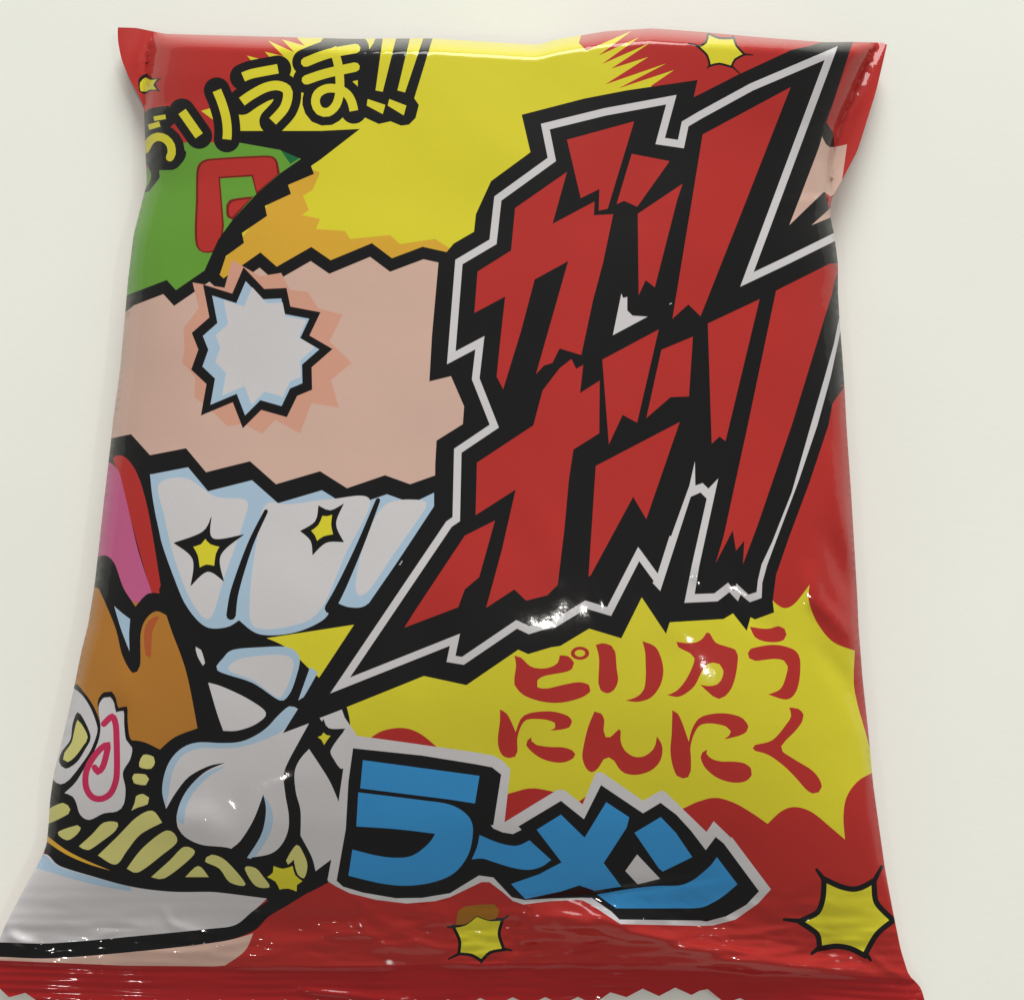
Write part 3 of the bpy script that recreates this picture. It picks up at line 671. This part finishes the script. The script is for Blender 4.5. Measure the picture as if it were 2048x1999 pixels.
zmm = relief(PV[:, 0].copy(), PV[:, 1].copy())
edge_d = np.minimum(np.minimum(PV[:, 0] - fL(PV[:, 1]), fR(PV[:, 1]) - PV[:, 0]), PV[:, 1] - fT(PV[:, 0]))
zmm += soft(PV[:, 0], PV[:, 1]) * sm(0, 90, edge_d) * sm(1995, 1800, PV[:, 1])
zmm = np.maximum(zmm, .6)
XYZ = lift(PV[:, 0], PV[:, 1], zmm / 1000.0)
fn = np.cross(XYZ[TR[:, 1]] - XYZ[TR[:, 0]], XYZ[TR[:, 2]] - XYZ[TR[:, 0]])
NRM = np.zeros_like(XYZ)
for j in range(3):
    np.add.at(NRM, TR[:, j], fn)
NRM /= np.linalg.norm(NRM, axis=1)[:, None] + 1e-20
for _ in range(1):
    acc = NRM * 2.0
    for a_, b_ in ((0, 1), (1, 2), (2, 0)):
        np.add.at(acc, TR[:, a_], NRM[TR[:, b_]] * .5)
        np.add.at(acc, TR[:, b_], NRM[TR[:, a_]] * .5)
    NRM = acc / (np.linalg.norm(acc, axis=1)[:, None] + 1e-20)


# ------------------------------------------------------------------ materials
def lin(c):
    c = c / 255.0
    return c / 12.92 if c <= .04045 else ((c + .055) / 1.055) ** 2.4


INKS = {'red': (170, 44, 40), 'letter_red': (172, 46, 42), 'seal_red': (160, 31, 33), 'dark_red': (110, 28, 24), 'yellow': (206, 197, 48), 'amber': (204, 158, 52),
        'green': (96, 148, 52), 'dark_green': (26, 98, 56), 'black': (22, 21, 22), 'white': (196, 194, 196), 'shade_blue': (160, 184, 204), 'flesh': (198, 166, 152),
        'rose': (200, 148, 128), 'orange_red': (188, 84, 52), 'pink': (186, 90, 132), 'brown': (170, 114, 46), 'rust': (166, 84, 44), 'noodle_yellow': (198, 194, 118),
        'swirl': (186, 44, 84), 'blue': (54, 140, 200), 'gold_dark': (150, 100, 28)}
MATS = {}


def film_material(name, rgb):
    m = bpy.data.materials.new('printed_film_' + name)
    m.use_nodes = True
    nt = m.node_tree
    b = nt.nodes['Principled BSDF']
    tc = nt.nodes.new('ShaderNodeTexCoord')
    n1 = nt.nodes.new('ShaderNodeTexNoise'); n1.inputs['Scale'].default_value = 55; n1.inputs['Detail'].default_value = 4
    nt.links.new(tc.outputs['Object'], n1.inputs['Vector'])
    n2 = nt.nodes.new('ShaderNodeTexNoise'); n2.inputs['Scale'].default_value = 2600; n2.inputs['Detail'].default_value = 2
    nt.links.new(tc.outputs['Object'], n2.inputs['Vector'])
    mix = nt.nodes.new('ShaderNodeMix'); mix.data_type = 'RGBA'; mix.blend_type = 'MIX'
    c = [lin(v) for v in rgb]
    mix.inputs['A'].default_value = (*[v * .93 for v in c], 1)
    mix.inputs['B'].default_value = (*[min(1, v * 1.06) for v in c], 1)
    add_ = nt.nodes.new('ShaderNodeMath'); add_.operation = 'MULTIPLY_ADD'
    nt.links.new(n2.outputs['Fac'], add_.inputs[0]); add_.inputs[1].default_value = .5
    sc = nt.nodes.new('ShaderNodeMath'); sc.operation = 'MULTIPLY'; sc.inputs[1].default_value = .5
    nt.links.new(n1.outputs['Fac'], sc.inputs[0]); nt.links.new(sc.outputs[0], add_.inputs[2])
    nt.links.new(add_.outputs[0], mix.inputs['Factor'])
    nt.links.new(mix.outputs['Result'], b.inputs['Base Color'])
    b.inputs['Roughness'].default_value = .42
    b.inputs['Specular IOR Level'].default_value = .05
    b.inputs['Coat Weight'].default_value = .42
    b.inputs['Coat Roughness'].default_value = .055
    bump = nt.nodes.new('ShaderNodeBump'); bump.inputs['Strength'].default_value = .05; bump.inputs['Distance'].default_value = .0006
    n3 = nt.nodes.new('ShaderNodeTexNoise'); n3.inputs['Scale'].default_value = 260; n3.inputs['Detail'].default_value = 5
    nt.links.new(tc.outputs['Object'], n3.inputs['Vector'])
    nt.links.new(n3.outputs['Fac'], bump.inputs['Height'])
    nt.links.new(bump.outputs['Normal'], b.inputs['Normal'])
    nt.links.new(bump.outputs['Normal'], b.inputs['Coat Normal'])
    return m


for k_, v_ in INKS.items():
    MATS[k_] = film_material(k_, v_)


def table_material():
    m = bpy.data.materials.new('white_table')
    m.use_nodes = True
    nt = m.node_tree; b = nt.nodes['Principled BSDF']
    tc = nt.nodes.new('ShaderNodeTexCoord')
    n = nt.nodes.new('ShaderNodeTexNoise'); n.inputs['Scale'].default_value = 18; n.inputs['Detail'].default_value = 6
    nt.links.new(tc.outputs['Object'], n.inputs['Vector'])
    r = nt.nodes.new('ShaderNodeValToRGB')
    r.color_ramp.elements[0].color = (.735, .75, .695, 1); r.color_ramp.elements[1].color = (.805, .82, .765, 1)
    nt.links.new(n.outputs['Fac'], r.inputs['Fac']); nt.links.new(r.outputs['Color'], b.inputs['Base Color'])
    b.inputs['Roughness'].default_value = .5
    b.inputs['Specular IOR Level'].default_value = .2
    n2 = nt.nodes.new('ShaderNodeTexNoise'); n2.inputs['Scale'].default_value = 900; n2.inputs['Detail'].default_value = 3
    nt.links.new(tc.outputs['Object'], n2.inputs['Vector'])
    bp = nt.nodes.new('ShaderNodeBump'); bp.inputs['Strength'].default_value = .06; bp.inputs['Distance'].default_value = .0003
    nt.links.new(n2.outputs['Fac'], bp.inputs['Height']); nt.links.new(bp.outputs['Normal'], b.inputs['Normal'])
    return m


# ------------------------------------------------------------------ table
def box(name, x0, x1, y0, y1, z0, z1, mat):
    vs = [(x, y, z) for z in (z0, z1) for y in (y0, y1) for x in (x0, x1)]
    fs = [(0, 2, 3, 1), (4, 5, 7, 6), (0, 1, 5, 4), (2, 6, 7, 3), (0, 4, 6, 2), (1, 3, 7, 5)]
    me = bpy.data.meshes.new(name); me.from_pydata(vs, [], fs); me.materials.append(mat)
    o = bpy.data.objects.new(name, me); COL.objects.link(o)
    return o


tb = box('table_top', -.7, .7, -.5, .8, -.03, 0, table_material())
tb['kind'] = 'structure'
tb['label'] = 'plain off-white table top under the snack bag'

# ------------------------------------------------------------------ bag
bag = bpy.data.objects.new('snack_bag', None)
COL.objects.link(bag)
bag['label'] = 'glossy red and yellow pillow bag of ramen snack lying on a white table'
bag['category'] = 'snack bag'
bag.empty_display_size = .02


def build(name, tri, parent, inks, label=None):
    used, inv = np.unique(tri, return_inverse=True)
    me = bpy.data.meshes.new(name)
    me.from_pydata(XYZ[used].tolist(), [], inv.reshape(-1, 3).tolist())
    slots = sorted(set(inks))
    for s in slots:
        me.materials.append(MATS[s])
    me.polygons.foreach_set('material_index', [slots.index(s) for s in inks])
    me.polygons.foreach_set('use_smooth', [True] * len(me.polygons))
    me.normals_split_custom_set_from_vertices(NRM[used].tolist())
    me.update()
    o = bpy.data.objects.new(name, me)
    COL.objects.link(o)
    o.parent = parent
    if label:
        o['label'] = label
    return o


elem_of = np.array([F if w < 0 else SHAPES[w][0] for w in owner])
ink_of = np.array(['red' if w < 0 else SHAPES[w][1] for w in owner])
PARTS = {F: 'printed front of the bag in red, yellow and white', 'bottom_seal': 'dark red crimped bottom seal with zigzag cut edge',
         'title_panel': 'jagged black panel with white key line', 'product_panel': 'black and white outlined panel behind blue letters'}
names = [F, 'bottom_seal'] + sorted(set(elem_of) - {F, 'bottom_seal'})
front = None
for nm in names:
    m = elem_of == nm
    if not m.any():
        continue
    par = bag if nm in (F, 'bottom_seal') else front
    o = build(nm.split(':')[0], TR[m], par, list(ink_of[m]), PARTS.get(nm))
    if nm == F:
        front = o

# back sheet: same outline, tucked in below towards the table
BV, BE = [], []
n = len(OUTLINE)
BV = [Vector(p) for p in OUTLINE]
BE = [(i, (i + 1) % n) for i in range(n)]
qx, qy = [], []
for y in np.arange(75, 1990, 40):
    l, r = float(fL(y)), float(fR(y))
    for x in list(np.arange(l + 50, r - 40, 50)) + [l + 8, l + 22, r - 8, r - 22]:
        qx.append(x); qy.append(y)
qx, qy = np.array(qx), np.array(qy)
k = inside(qx, qy, OUTLINE)
BV += [Vector((float(a), float(b))) for a, b in zip(qx[k], qy[k])]
r2 = delaunay_2d_cdt(BV, BE, [], 0, 0.02, False)
BP = np.array([(v[0], v[1]) for v in r2[0]])
BT = np.array([f for f in r2[2] if len(f) == 3], int)
bc_ = BP[BT].mean(1)
BT = BT[inside(bc_[:, 0], bc_[:, 1], OUTLINE)]
a2 = BP[BT]
area = (a2[:, 1, 0]-a2[:, 0, 0])*(a2[:, 2, 1]-a2[:, 0, 1]) - (a2[:, 1, 1]-a2[:, 0, 1])*(a2[:, 2, 0]-a2[:, 0, 0])
BT[area < 0] = BT[area < 0][:, ::-1]
zf = np.maximum(relief(BP[:, 0].copy(), BP[:, 1].copy()), .6)
ed = np.minimum(np.minimum(BP[:, 0] - fL(BP[:, 1]), fR(BP[:, 1]) - BP[:, 0]), np.minimum(BP[:, 1] - fT(BP[:, 0]), (2000 - BP[:, 1]) * 3))
q = np.clip(ed / 170.0, 0, 1)
edge_z = np.interp(BP[:, 1], [40, 250, 500, 1300, 1600, 1780, 1900, 1990, 2060], [2.4, 4.8, 6.8, 7.0, 6.0, 4.2, 2.4, 1.2, 1.0])
zb = edge_z * (1 - np.sqrt(1 - (1 - q) ** 2)) * 0 + edge_z * (1 - (1 - (1 - q) ** 2) ** .5) + .02
bnd = np.arange(len(BP)) < n
zb = np.where(ed < 1.0, zf, np.minimum(zb, zf - .05))
BX = lift(BP[:, 0], BP[:, 1], np.maximum(zb, .02) / 1000.0)
me = bpy.data.meshes.new('back_film')
me.from_pydata(BX.tolist(), [], BT.tolist())
me.materials.append(MATS['red'])
me.polygons.foreach_set('use_smooth', [True] * len(me.polygons))
ob = bpy.data.objects.new('back_film', me)
COL.objects.link(ob)
ob.parent = bag
